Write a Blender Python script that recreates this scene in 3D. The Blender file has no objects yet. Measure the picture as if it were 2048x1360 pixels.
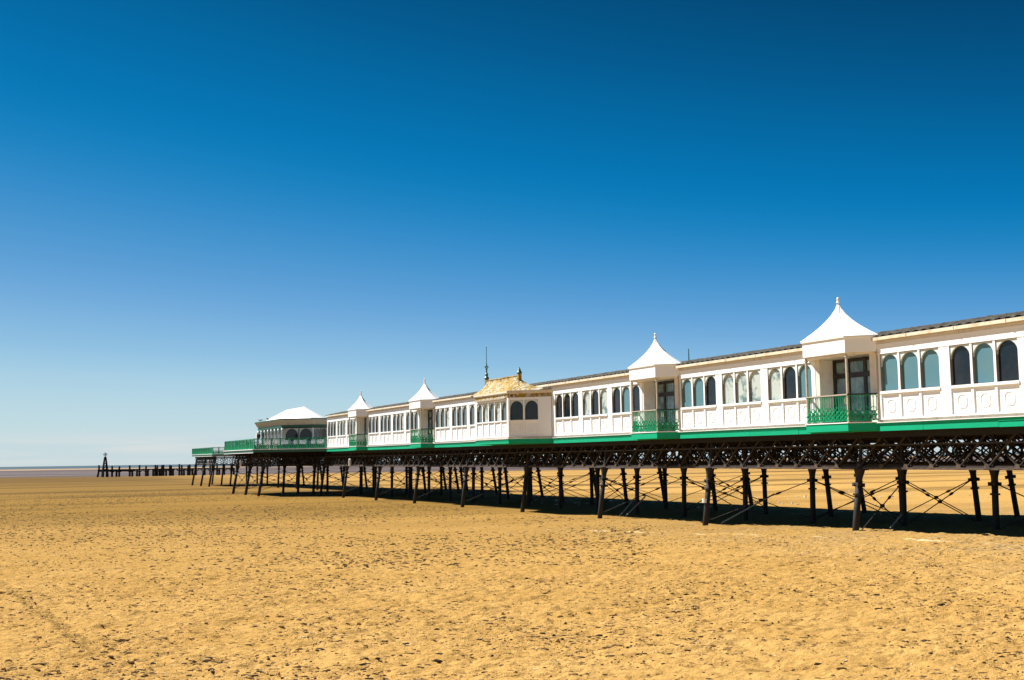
import bpy, math, random
import numpy as np
from mathutils import Vector, Matrix
random.seed(7); rng=np.random.default_rng(11)
R=math.radians; PI=math.pi
sc=bpy.context.scene; COL=sc.collection

# ------------------------------------------------------------ camera
cd=bpy.data.cameras.new('camera'); cam=bpy.data.objects.new('camera',cd); COL.objects.link(cam); sc.camera=cam
yaw,pitch,roll=R(23.56),R(5.69),0.0142
f=Vector((math.sin(yaw)*math.cos(pitch),math.cos(yaw)*math.cos(pitch),math.sin(pitch)))
r=Vector((math.cos(yaw),-math.sin(yaw),0)); u=r.cross(f)
r2=math.cos(roll)*r-math.sin(roll)*u; u2=math.sin(roll)*r+math.cos(roll)*u
M=Matrix((( r2.x,u2.x,-f.x,0),(r2.y,u2.y,-f.y,0),(r2.z,u2.z,-f.z,0),(0,0,0,1)))
cam.matrix_world=M
cd.sensor_width=36; cd.lens=36*2400/2048; cd.clip_start=.1; cd.clip_end=60000

# ------------------------------------------------------------ light
EXPO=1.0
SUN_B,SUN_E=R(-43),R(51)          # bearing from +Y, elevation
sd=Vector((math.sin(SUN_B)*math.cos(SUN_E),math.cos(SUN_B)*math.cos(SUN_E),math.sin(SUN_E)))
sl=bpy.data.lights.new('sun','SUN'); sun=bpy.data.objects.new('sun',sl); COL.objects.link(sun)
sl.energy=4.7; sl.angle=R(.5); sl.color=(1,.972,.925)
sun.rotation_euler=(-sd).to_track_quat('-Z','Y').to_euler(); sun.location=(0,0,60)
W=bpy.data.worlds.new('World'); sc.world=W; W.use_nodes=True
nt=W.node_tree; nt.nodes.clear()
def N(t,**k):
    n=nt.nodes.new(t)
    for a,b in k.items(): setattr(n,a,b)
    return n
def L(a,b): nt.links.new(a,b)
def mth(op,a,b=None,clamp=False):
    n=N('ShaderNodeMath',operation=op,use_clamp=clamp)
    for i,v in enumerate((a,b)):
        if v is None: continue
        if isinstance(v,(int,float)): n.inputs[i].default_value=v
        else: L(v,n.inputs[i])
    return n.outputs[0]
out=N('ShaderNodeOutputWorld'); bg=N('ShaderNodeBackground'); L(bg.outputs[0],out.inputs[0])
sky=N('ShaderNodeTexSky',sky_type='NISHITA'); sky.sun_disc=False; sky.sun_elevation=SUN_E; sky.sun_rotation=SUN_B
sky.air_density=1.0; sky.dust_density=.6; sky.ozone_density=3.0
tc=N('ShaderNodeTexCoord'); sx=N('ShaderNodeSeparateXYZ'); L(tc.outputs['Generated'],sx.inputs[0])
el=mth('MULTIPLY',mth('ARCSINE',sx.outputs[2]),180/PI)             # elevation in degrees
# colour of clear polarised air against elevation (0-40 degrees), as exposed in the photograph
SKYR=[(0.0, (0.5906, 0.6867, 0.7157)), (0.0477, (0.552, 0.7231, 0.7605)), (0.1013, (0.3916, 0.624, 0.7758)), (0.1369, (0.2874, 0.5395, 0.7605)), (0.1957, (0.1559, 0.3968, 0.7084)), (0.2539, (0.0844, 0.3231, 0.6445)), (0.3113, (0.0343, 0.2664, 0.5906)), (0.3677, (0.008, 0.2232, 0.5271)), (0.423, (0.0, 0.1878, 0.4793)), (0.5034, (0.0, 0.15, 0.3864)), (0.6087, (0.0, 0.1022, 0.2789)), (0.7564, (0.0, 0.0578, 0.162)), (0.9592, (0.0012, 0.0369, 0.1144))]
ax=N('ShaderNodeVectorMath',operation='DOT_PRODUCT'); L(tc.outputs['Generated'],ax.inputs[0]); ax.inputs[1].default_value=(math.sin(R(113)),math.cos(R(113)),0)
mz=mth('EXPONENT',mth('MULTIPLY',mth('ADD',ax.outputs['Value'],.39),.55))      # deepens with bearing
ev2=mth('DIVIDE',mth('MULTIPLY',mth('MAXIMUM',el,0.0),mz),40.0,True)
def setramp(cr,st):
    while len(cr.elements)>len(st): cr.elements.remove(cr.elements[-1])
    while len(cr.elements)<len(st): cr.elements.new(.5)
    for e,(p,c) in zip(cr.elements,st): e.position=p; e.color=(*c,1)
ramp=N('ShaderNodeValToRGB'); L(ev2,ramp.inputs[0]); ramp.color_ramp.interpolation='B_SPLINE'; setramp(ramp.color_ramp,SKYR)
m1=N('ShaderNodeVectorMath',operation='SCALE'); L(ramp.outputs[0],m1.inputs[0]); m1.inputs['Scale'].default_value=10/2**EXPO
m2=N('ShaderNodeMix',data_type='RGBA',blend_type='MIX'); m2.inputs[0].default_value=.004; L(m1.outputs[0],m2.inputs[6]); L(sky.outputs[0],m2.inputs[7])
# faint cloud bank low over the sea
mp=N('ShaderNodeMapping'); mp.inputs['Scale'].default_value=(6,6,110); L(tc.outputs['Generated'],mp.inputs[0])
ns=N('ShaderNodeTexNoise'); ns.inputs['Scale'].default_value=1.0; ns.inputs['Detail'].default_value=5; L(mp.outputs[0],ns.inputs[0])
cr2=N('ShaderNodeValToRGB'); setramp(cr2.color_ramp,[(.44,(0,0,0)),(.62,(1,1,1))]); L(ns.outputs[0],cr2.inputs[0])
band=mth('SUBTRACT',1.0,mth('DIVIDE',mth('ABSOLUTE',mth('SUBTRACT',el,.7)),1.0),True)
cf=mth('MULTIPLY',mth('MULTIPLY',cr2.outputs[0],band),.7)
m3=N('ShaderNodeMix',data_type='RGBA',blend_type='MIX'); L(cf,m3.inputs[0]); L(m2.outputs[2],m3.inputs[6]); m3.inputs[7].default_value=(3.75,3.75,3.7,1)
L(m3.outputs[2],bg.inputs[0]); bg.inputs[1].default_value=.1
sc.view_settings.view_transform='Standard'; sc.view_settings.look='None'; sc.view_settings.gamma=1; sc.view_settings.use_curve_mapping=False
sc.view_settings.exposure=EXPO
sc.cycles.max_bounces=6; sc.cycles.diffuse_bounces=3; sc.cycles.glossy_bounces=3; sc.cycles.use_adaptive_sampling=True

# ------------------------------------------------------------ materials
def mat(name,col,rough=.6,noise=None,bump=0,bscale=20,metal=0,spec=.5,coord='Object',stretch=(1,1,1)):
    """noise=(other colour, scale, low, high): patches of another colour (stains, lichen, rust)"""
    m=bpy.data.materials.new(name); m.use_nodes=True; t=m.node_tree; b=t.nodes['Principled BSDF']
    b.inputs['Base Color'].default_value=(*col,1); b.inputs['Roughness'].default_value=rough; b.inputs['Metallic'].default_value=metal
    b.inputs['Specular IOR Level'].default_value=spec
    g=t.nodes.new('ShaderNodeNewGeometry') if coord=='World' else t.nodes.new('ShaderNodeTexCoord')
    vec=g.outputs['Position'] if coord=='World' else g.outputs['Object']
    mpn=t.nodes.new('ShaderNodeMapping'); mpn.inputs['Scale'].default_value=stretch; t.links.new(vec,mpn.inputs[0]); vec=mpn.outputs[0]
    prev=None
    ns_=noise if isinstance(noise,list) else ([noise] if noise else [])
    for (c2,s,lo,hi) in ns_:
        n=t.nodes.new('ShaderNodeTexNoise'); n.inputs['Scale'].default_value=s; n.inputs['Detail'].default_value=6; n.inputs['Roughness'].default_value=.62
        t.links.new(vec,n.inputs['Vector'])
        rp=t.nodes.new('ShaderNodeMapRange'); rp.inputs[1].default_value=lo; rp.inputs[2].default_value=hi; t.links.new(n.outputs[0],rp.inputs[0])
        mx=t.nodes.new('ShaderNodeMix'); mx.data_type='RGBA'; t.links.new(rp.outputs[0],mx.inputs[0])
        if prev is None: mx.inputs[6].default_value=(*col,1)
        else: t.links.new(prev,mx.inputs[6])
        mx.inputs[7].default_value=(*c2,1); prev=mx.outputs[2]
    if prev is not None: t.links.new(prev,b.inputs['Base Color'])
    if bump:
        n=t.nodes.new('ShaderNodeTexNoise'); n.inputs['Scale'].default_value=bscale; n.inputs['Detail'].default_value=5; t.links.new(vec,n.inputs['Vector'])
        bp=t.nodes.new('ShaderNodeBump'); bp.inputs['Strength'].default_value=bump; bp.inputs['Distance'].default_value=.02
        t.links.new(n.outputs[0],bp.inputs['Height']); t.links.new(bp.outputs[0],b.inputs['Normal'])
    return m
white=mat('white_paint',(.85,.855,.845),.45,[((.76,.73,.66),1.3,.60,.9),((.5,.42,.3),9,.70,.86)],.15,30,coord='World',stretch=(1,1,.5))
whitec=mat('window_frame_paint',(.85,.855,.845),.4,((.68,.65,.58),6,.55,.9))
spand=mat('arch_panel_paint',(.60,.66,.62),.5,((.5,.55,.5),5,.5,.8))
spirem=mat('white_fibreglass',(.84,.84,.81),.4,[((.60,.55,.44),1.9,.62,.85),((.36,.32,.24),5,.66,.82)],.1,8,stretch=(1,1,.45))
cream=mat('cream_stained_paint',(.70,.62,.47),.5,[((.52,.38,.2),3,.5,.75),((.3,.2,.1),14,.64,.8)],.2,25,coord='World')
creamw=mat('cream_wall_paint',(.70,.66,.57),.5,[((.5,.44,.34),2,.5,.8)],.15,25,coord='World')
fas=mat('shaded_fascia_board',(.62,.58,.52),.55,((.45,.4,.33),3,.5,.8),.2,20)  # greyed board: the shade under the gutter is put into the colour
mold=mat('shaded_moulding',(.46,.40,.31),.6,((.3,.24,.16),4,.5,.75),.2,25,coord='World')  # browned moulding: the shade of its recess is put into the colour
green=mat('emerald_paint',(.0,.345,.175),.55,[((.0,.31,.145),2.5,.45,.75),((.01,.07,.04),16,.69,.76)],.25,14,spec=.2,coord='World',stretch=(1,.35,1.4))
greenr=mat('green_railing_paint',(.0,.27,.11),.45,((.0,.16,.07),6,.45,.75),spec=.3)
greenl=mat('light_green_post_paint',(.03,.36,.17),.45,((.0,.22,.1),6,.5,.8))
greend=mat('dark_green_paint',(.005,.095,.05),.45,((.01,.06,.035),5,.5,.75))
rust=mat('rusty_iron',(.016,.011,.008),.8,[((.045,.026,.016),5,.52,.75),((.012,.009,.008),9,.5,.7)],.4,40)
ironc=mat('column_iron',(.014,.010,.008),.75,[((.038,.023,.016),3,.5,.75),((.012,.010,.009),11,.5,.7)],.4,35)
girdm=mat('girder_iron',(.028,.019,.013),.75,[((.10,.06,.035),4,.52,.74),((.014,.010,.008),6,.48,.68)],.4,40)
deckm=mat('dark_timber',(.010,.008,.007),.9,((.018,.014,.01),6,.5,.75),.4,20)
tile=mat('weathered_roof_sheet',(.085,.074,.052),.85,[((.030,.026,.018),4,.45,.62),((.20,.18,.13),9,.58,.74)],.6,14)
lich=mat('lichened_lead',(.40,.345,.225),.85,[((.34,.20,.008),1.7,.42,.53),((.56,.52,.42),6,.55,.61),((.07,.045,.014),8,.53,.60)],1.0,9)
doorm=mat('dark_door_timber',(.009,.006,.006),.5,((.04,.03,.02),5,.5,.8))
reveal_shade=mat('shaded_window_reveal',(.22,.21,.19),.6,((.14,.13,.11),8,.55,.8))  # window reveals darkened: their shade is put into the colour
postm=mat('beige_post_paint',(.42,.36,.27),.5,((.28,.22,.15),6,.5,.8))
brownp=mat('brown_wicker_panel',(.19,.12,.05),.8,((.07,.045,.02),6,.4,.65),.5,20)
tarp=mat('bleached_timber',(.5,.46,.38),.8,((.3,.26,.2),5,.5,.8))
birdw=mat('gull_white',(.75,.75,.73),.7); birdg=mat('gull_grey',(.17,.18,.2),.7); birdk=mat('gull_beak',(.5,.3,.03),.6)
plas=mat('white_plastic',(.8,.8,.78),.4,((.6,.58,.5),4,.5,.85))
oldw=mat('old_jetty_timber',(.02,.016,.013),.9,((.05,.035,.022),3,.5,.75),.4,5)
redm=mat('red_plastic',(.45,.04,.03),.5)
litterm=mat('notice_yellow',(.72,.66,.36),.5)
def pane_mat(name,col,milk=None):
    m=mat(name,col,.07,milk,0,coord='World')
    m.node_tree.nodes['Principled BSDF'].inputs['Specular IOR Level'].default_value=.4
    return m
P_T=pane_mat('teal_sky_glass',(.075,.19,.235),((.105,.20,.215),1.2,.3,.7))  # sky showing through the windows is put into the pane colour
P_D=pane_mat('dark_glass',(.006,.012,.017),((.018,.019,.024),1.4,.42,.6))
P_G=pane_mat('slate_glass',(.078,.108,.118),((.13,.165,.17),1.6,.4,.65))
P_M=pane_mat('whitewashed_glass',(.46,.51,.46),((.11,.18,.18),2.4,.50,.62))
P_S=pane_mat('door_glass',(.09,.14,.155),((.20,.29,.31),1.2,.42,.6))

# ------------------------------------------------------------ mesh building
SLOPE=.0022                                  # the whole pier rises gently out to sea
RX=Matrix.Rotation(SLOPE,3,'X')
class MB:
    def __init__(s): s.v=[]; s.f=[]
    def add(s,vs,fs):
        n=len(s.v); s.v+= [tuple(p) for p in vs]; s.f+=[tuple(i+n for i in q) for q in fs]; return s
    def box(s,x0,x1,y0,y1,z0,z1):
        return s.add([(x0,y0,z0),(x1,y0,z0),(x1,y1,z0),(x0,y1,z0),(x0,y0,z1),(x1,y0,z1),(x1,y1,z1),(x0,y1,z1)],
          [(0,3,2,1),(4,5,6,7),(0,1,5,4),(1,2,6,5),(2,3,7,6),(3,0,4,7)])
    def beam(s,p,q,w,h,up=(0,0,1)):
        p=Vector(p);q=Vector(q);d=(q-p).normalized(); a=d.cross(Vector(up))
        if a.length<1e-4: a=d.cross(Vector((1,0,0)))
        a.normalize(); b=a.cross(d)
        c=[]
        for o in (p,q):
            for i,j in ((-1,-1),(1,-1),(1,1),(-1,1)): c.append(o+a*(i*w/2)+b*(j*h/2))
        return s.add(c,[(0,3,2,1),(4,5,6,7),(0,1,5,4),(1,2,6,5),(2,3,7,6),(3,0,4,7)])
    def tube(s,pts,rad,n=8,cap=True):
        pts=[Vector(p) for p in pts]; rad=rad if isinstance(rad,(list,tuple)) else [rad]*len(pts)
        d=(pts[-1]-pts[0]).normalized(); a=d.cross(Vector((0,0,1)))
        if a.length<1e-3: a=Vector((1,0,0))
        a.normalize(); b=d.cross(a).normalized(); vs=[]
        for p,rr in zip(pts,rad):
            for k in range(n):
                t=2*PI*k/n; vs.append(p+a*(rr*math.cos(t))+b*(rr*math.sin(t)))
        fs=[]
        for i in range(len(pts)-1):
            for k in range(n):
                k2=(k+1)%n; fs.append((i*n+k,i*n+k2,(i+1)*n+k2,(i+1)*n+k))
        if cap: fs.append(tuple(reversed(range(n)))); fs.append(tuple(range((len(pts)-1)*n,len(pts)*n)))
        return s.add(vs,fs)
    def lathe(s,prof,c=(0,0,0),n=12):
        return s.tube([(c[0],c[1],c[2]+z) for _,z in prof],[q for q,_ in prof],n)
    def prism(s,poly,z0,z1):
        n=len(poly); vs=[(x,y,z0) for x,y in poly]+[(x,y,z1) for x,y in poly]
        fs=[tuple(reversed(range(n))),tuple(range(n,2*n))]+[(i,(i+1)%n,n+(i+1)%n,n+i) for i in range(n)]
        return s.add(vs,fs)
    def ring(s,c,ro,ri,x0,x1,n=12,ax='x'):
        """flat ring in the plane across axis ax, between x0 and x1"""
        vs=[]
        for x in (x0,x1):
            for rr in (ro,ri):
                for k in range(n):
                    t=2*PI*(k+.5)/n; p,q=rr*math.cos(t),rr*math.sin(t)
                    vs.append((x,c[0]+p,c[1]+q) if ax=='x' else (c[0]+p,x,c[1]+q))
        fs=[]
        for k in range(n):
            j=(k+1)%n
            fs+=[(k,j,n+j,n+k),(2*n+k,3*n+k,3*n+j,2*n+j),(k,2*n+k,2*n+j,j),(n+k,n+j,3*n+j,3*n+k)]
        return s.add(vs,fs)
    def sphere(s,c,rx,ry,rz,n=8,m=6):
        vs=[];fs=[]
        for i in range(m+1):
            t=PI*i/m
            for k in range(n):
                a=2*PI*k/n; vs.append((c[0]+rx*math.sin(t)*math.cos(a),c[1]+ry*math.sin(t)*math.sin(a),c[2]+rz*math.cos(t)))
        for i in range(m):
            for k in range(n): fs.append((i*n+k,(i+1)*n+k,(i+1)*n+(k+1)%n,i*n+(k+1)%n))
        return s.add(vs,fs)
    def mesh(s,name,m,origin=(0,0,0),smooth=False):
        me=bpy.data.meshes.new(name); o=origin
        me.from_pydata([(x-o[0],y-o[1],z-o[2]) for x,y,z in s.v],[],s.f); me.materials.append(m)
        me.validate(); me.update()
        import bmesh
        b=bmesh.new(); b.from_mesh(me); bmesh.ops.recalc_face_normals(b,faces=b.faces); b.to_mesh(me); b.free()
        if smooth: me.polygons.foreach_set('use_smooth',[True]*len(me.polygons))
        return me
def tag(o,label=None,cat=None,group=None,kind=None):
    for k,v in (('label',label),('category',cat),('group',group),('kind',kind)):
        if v: o[k]=v
    return o
BASE={}
def thing(name,label,cat,base,group=None):
    """empty at the thing's base; base in the pier's own (sloping) frame"""
    o=bpy.data.objects.new(name,None); COL.objects.link(o); o.empty_display_size=.2
    o.location=RX@Vector(base); o.rotation_euler=(SLOPE,0,0); BASE[o.name]=Vector(base)
    return tag(o,label,cat,group)
def part(name,mb,m,parent,at=None,smooth=False,rot=None):
    """mesh built in pier coordinates under thing; with at= the mesh is local and placed there"""
    if at is None:
        me=mb.mesh(name,m,BASE[parent.name],smooth); loc=(0,0,0)
    else:
        me=mb if isinstance(mb,bpy.types.Mesh) else mb.mesh(name,m,(0,0,0),smooth); loc=Vector(at)-BASE[parent.name]
    o=bpy.data.objects.new(name,me); COL.objects.link(o); o.parent=parent; o.location=loc
    if rot: o.rotation_euler=rot
    return o
def sub(name,mb,m,parent,smooth=False):
    """sub-part: mesh in the parent part's local coordinates"""
    me=mb if isinstance(mb,bpy.types.Mesh) else mb.mesh(name,m,(0,0,0),smooth)
    o=bpy.data.objects.new(name,me); COL.objects.link(o); o.parent=parent; return o
def single(name,mb,m,label,cat,group=None,base=(0,0,0),smooth=False):
    me=mb.mesh(name,m,base,smooth); o=bpy.data.objects.new(name,me); COL.objects.link(o); o.location=base
    return tag(o,label,cat,group)

# ------------------------------------------------------------ the ground, sea
ZP=[(-500,-2.4),(0,-2.62),(20,-2.72),(36,-2.86),(42,-2.98),(47,-3.12),(58,-3.2),(108,-3.28),(150,-3.42),(210,-3.6),(420,-3.85),(2000,-3.95),(60000,-3.95)]
def gz(y): return np.interp(y,[a for a,_ in ZP],[b for _,b in ZP])
def fbm(x,y,sc_,oct_=4,seed=0):
    rg=np.random.default_rng(seed); tot=np.zeros_like(x); amp=1; 
    for o in range(oct_):
        tb=rg.random((256,256)); xs=x*sc_*2**o+37.1*o; ys=y*sc_*2**o+11.7*o
        xi=np.floor(xs).astype(int); yi=np.floor(ys).astype(int); fx=xs-xi; fy=ys-yi
        fx=fx*fx*(3-2*fx); fy=fy*fy*(3-2*fy)
        g=lambda i,j: tb[i%256,j%256]
        tot+=amp*((g(xi,yi)*(1-fx)+g(xi+1,yi)*fx)*(1-fy)+(g(xi,yi+1)*(1-fx)+g(xi+1,yi+1)*fx)*fy-.5); amp*=.5
    return tot
TRK=((.2,35.),(1.45,19.9))
def surf(x,y):
    z=gz(y)
    near=np.clip((75-y)/45,0,1)*np.clip((60-x)/15,0,1)*np.clip((x+25)/8,0,1)
    a=fbm(x,y,.35,3,1)*.05+fbm(x*1.0,y*1.6,1.6,3,2)*.05
    h=fbm(x,y,2.6,3,3); a=a-.055*np.clip(h-.22,0,1)*4*.5
    q=fbm(x,y*1.25,4.3,3,5); a=a+.062*q-.06*np.clip(q-.28,0,1)+.030*fbm(x,y*1.2,8.5,2,6)
    # vehicle track crossing the lower left
    tx,ty=x-TRK[0][0],y-TRK[0][1]; dx,dy=TRK[1][0]-TRK[0][0],TRK[1][1]-TRK[0][1]; ln=math.hypot(dx,dy)
    al=(tx*dx+ty*dy)/ln; ac=(tx*dy-ty*dx)/ln
    tr=np.exp(-(ac/.14)**4)*np.clip((al+10)/3,0,1)*np.clip((ln+3-al)/3,0,1); a=a*(1-.5*tr)-.03*tr+.030*tr*np.sign(np.sin(al*2*PI/.16+np.sign(ac)*1.2))
    return z+a*near
def axis(lo,hi,step,far0,far1):
    a=list(np.arange(lo,hi,step)); s=step
    while a[-1]<far1: s=min(s*1.12,4000); a.append(a[-1]+s)
    s=step; b=[]; p=lo
    while p>far0: s=min(s*1.12,4000); p-=s; b.append(p)
    return np.array(b[::-1]+a)
def axis2(lo,a,b,st,far0,far1):
    v=[a]; s=st
    while v[-1]<b: v.append(v[-1]+s)
    while v[-1]<60: s=min(s*1.006,.3); v.append(v[-1]+s)
    while v[-1]<far1: s=min(s*1.12,4000); v.append(v[-1]+s)
    w=[]; p=a; s=st*2
    while p>far0: s=min(s*1.15,4000); p-=s; w.append(p)
    return np.array(w[::-1]+v)
gx=axis2(0,-1,15,.045,-14000,30000); gy=axis2(0,10,28,.045,-600,30000)
XX,YY=np.meshgrid(gx,gy,indexing='ij'); ZZ=surf(XX,YY)
def grid(name,XX,YY,ZZ,m):
    nx,ny=XX.shape; me=bpy.data.meshes.new(name); me.vertices.add(nx*ny)
    me.vertices.foreach_set('co',np.stack([XX,YY,ZZ],-1).reshape(-1).astype(np.float32))
    idx=np.arange(nx*ny).reshape(nx,ny); q=np.stack([idx[:-1,:-1],idx[1:,:-1],idx[1:,1:],idx[:-1,1:]],-1).reshape(-1,4)
    me.loops.add(q.size); me.loops.foreach_set('vertex_index',q.reshape(-1).astype(np.int32))
    me.polygons.add(len(q)); me.polygons.foreach_set('loop_start',np.arange(0,q.size,4,dtype=np.int32)); me.polygons.foreach_set('loop_total',np.full(len(q),4,dtype=np.int32))
    me.update(calc_edges=True); me.polygons.foreach_set('use_smooth',[True]*len(q)); me.materials.append(m)
    o=bpy.data.objects.new(name,me); COL.objects.link(o); return o
sand=bpy.data.materials.new('beach_sand'); sand.use_nodes=True; nt=sand.node_tree; bs=nt.nodes['Principled BSDF']
geo=N('ShaderNodeNewGeometry'); pos=geo.outputs['Position']
def noise(scale,detail=5,rough=.6,st=(1,1,1),rotz=0):
    m=N('ShaderNodeMapping'); m.inputs['Scale'].default_value=st; m.inputs['Rotation'].default_value=(0,0,rotz); L(pos,m.inputs[0])
    n=N('ShaderNodeTexNoise'); n.inputs['Scale'].default_value=scale; n.inputs['Detail'].default_value=detail; n.inputs['Roughness'].default_value=rough; L(m.outputs[0],n.inputs[0]); return n.outputs[0]
def rng_(v,a,b,c=0,d=1):
    n=N('ShaderNodeMapRange'); L(v,n.inputs[0])
    for i,q in enumerate((a,b,c,d)): n.inputs[i+1].default_value=q
    return n.outputs[0]
def mix(fac,a,b):
    n=N('ShaderNodeMix',data_type='RGBA')
    if isinstance(fac,float): n.inputs[0].default_value=fac
    else: L(fac,n.inputs[0])
    for i,v in ((6,a),(7,b)):
        if isinstance(v,tuple): n.inputs[i].default_value=(*v,1)
        else: L(v,n.inputs[i])
    return n.outputs[2]
wd=N('ShaderNodeVectorMath',operation='DOT_PRODUCT'); L(pos,wd.inputs[0]); wd.inputs[1].default_value=(math.sin(yaw),math.cos(yaw),0); wv=wd.outputs['Value']
c=mix(rng_(noise(.5,5),.35,.65),(.525,.300,.086),(.615,.365,.116))
c=mix(rng_(noise(6,6,.7,(1,1.7,1),-yaw),.52,.7),c,(.36,.21,.058))
c=mix(rng_(noise(24,4,.7),.60,.74),c,(.235,.14,.052))
c=mix(rng_(noise(34,3,.7),.66,.80),c,(.60,.43,.22))
c=mix(rng_(noise(2.2,6,.75,(.5,1.6,1),-yaw),.62,.72),c,(.17,.105,.043))
# shell and shingle near the pier
sp=N('ShaderNodeSeparateXYZ'); L(pos,sp.inputs[0])
gm=mth('MULTIPLY',rng_(sp.outputs[0],19,27),rng_(sp.outputs[1],60,44))
gm=mth('MULTIPLY',gm,rng_(noise(.35,4),.35,.6))
vo=N('ShaderNodeTexVoronoi'); vo.inputs['Scale'].default_value=11; L(pos,vo.inputs[0])
vs_=N('ShaderNodeSeparateColor'); L(vo.outputs['Color'],vs_.inputs[0])
c=mix(mth('MULTIPLY',gm,rng_(vs_.outputs[0],.5,.9,0,.7)),c,(.52,.42,.28))
c=mix(mth('MULTIPLY',gm,rng_(vs_.outputs[1],.6,.95,0,.75)),c,(.14,.10,.06))
# darker, duller sand further out; then wet flats, then a bright bar
side_=rng_(sp.outputs[0],36,62,1,.25)      # the drained bank beyond the pier stays dry and golden
c=mix(mth('MULTIPLY',side_,rng_(mth('ADD',wv,mth('MULTIPLY',noise(.03,4,.6,(.25,1,1),-yaw),60)),38,115,0,.92)),c,(.235,.132,.027))
c=mix(mth('MULTIPLY',side_,rng_(wv,120,300,0,.72)),c,(.115,.072,.026))
c=mix(mth('MULTIPLY',rng_(noise(.06,5,.65,(.12,1,1),-yaw),.48,.57),rng_(wv,45,140,0,.8)),c,(.115,.068,.02))
tdx,tdy=TRK[1][0]-TRK[0][0],TRK[1][1]-TRK[0][1]; tln=math.hypot(tdx,tdy)
tac=mth('ADD',mth('MULTIPLY',mth('SUBTRACT',sp.outputs[0],TRK[0][0]),tdy/tln),mth('MULTIPLY',mth('SUBTRACT',sp.outputs[1],TRK[0][1]),-tdx/tln))
tm=mth('MULTIPLY',rng_(mth('ABSOLUTE',tac),.15,.09),mth('MULTIPLY',rng_(sp.outputs[1],16,20),rng_(sp.outputs[1],40,34)))
c=mix(mth('MULTIPLY',tm,rng_(noise(9,3,.6),.46,.60,0,.6)),c,(.20,.13,.05))  # shade of the vehicle track's relief put into the sand colour
uu=mth('ADD',mth('ADD',sp.outputs[0],mth('MULTIPLY',sp.outputs[1],.27)),mth('MULTIPLY',noise(.5,3),1.2))
c=mix(mth('MULTIPLY',rng_(noise(.55,4,.6),.50,.60),mth('MULTIPLY',mth('MULTIPLY',rng_(sp.outputs[0],22,24),rng_(uu,36.5,36.75)),rng_(uu,37.2,36.95))),c,(.78,.62,.36))  # pale streaks: a sunlit ridge put into the sand colour
wet=mix(rng_(noise(.02,5,.65,(.1,1,1),-yaw),.42,.6),(.085,.056,.040),(.125,.100,.098))
edge=mth('ADD',wv,mth('MULTIPLY',mth('SUBTRACT',noise(.006,4,.6),.5),160))
wet=mix(rng_(noise(.035,5,.6,(.05,1,1),-yaw),.60,.66),wet,(.34,.31,.31))  # puddle highlights put into the wet sand colour as pale streaks
wf=rng_(edge,395,450); c=mix(wf,c,wet)
c=mix(rng_(edge,1150,1230),c,(.34,.23,.135))
L(c,bs.inputs['Base Color']); bs.inputs['Roughness'].default_value=.9; bs.inputs['Specular IOR Level'].default_value=.04
L(rng_(wf,0,1,.92,.55),bs.inputs['Roughness'])
bh=mth('ADD',mth('MULTIPLY',noise(9,6,.7),1.0),mth('MULTIPLY',noise(40,4,.7),.35))
bh=mth('ADD',bh,mth('MULTIPLY',noise(2.5,4,.6,(.7,1.4,1),-yaw),1.6))
bp=N('ShaderNodeBump'); bp.inputs['Strength'].default_value=1; bp.inputs['Distance'].default_value=.06; L(bh,bp.inputs['Height']); L(bp.outputs[0],bs.inputs['Normal'])
g=grid('sand',XX,YY,ZZ,sand); tag(g,'wide flat golden beach pitted with footprints',None,None,'structure')

seam=bpy.data.materials.new('sea_water'); seam.use_nodes=True; nt=seam.node_tree; bs=nt.nodes['Principled BSDF']
geo=N('ShaderNodeNewGeometry'); pos=geo.outputs['Position']
L(mix(rng_(noise(.004,5,.6,(.15,1,1),-yaw),.4,.62),(.026,.058,.082),(.055,.088,.105)),bs.inputs['Base Color']); bs.inputs['Roughness'].default_value=.75; bs.inputs['Specular IOR Level'].default_value=.2
fw=Vector((math.sin(yaw),math.cos(yaw),0)); rw=Vector((math.cos(yaw),-math.sin(yaw),0))
edge_=[]
for i in range(61):
    t=-9000+i*400; edge_.append(fw*(1650+60*math.sin(i*1.3)+40*math.sin(i*.47))+rw*t)
mb=MB(); vs=[(p.x,p.y,-3.93) for p in edge_]+[((p+fw*45000+rw*(p.dot(rw)*2)).x,(p+fw*45000+rw*(p.dot(rw)*2)).y,-3.93) for p in edge_]
n=len(edge_); mb.add(vs,[(i,i+1,n+i+1,n+i) for i in range(n-1)])
o=single('sea',mb,seam,'strip of dark blue sea along the horizon',None); tag(o,kind='structure')

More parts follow.
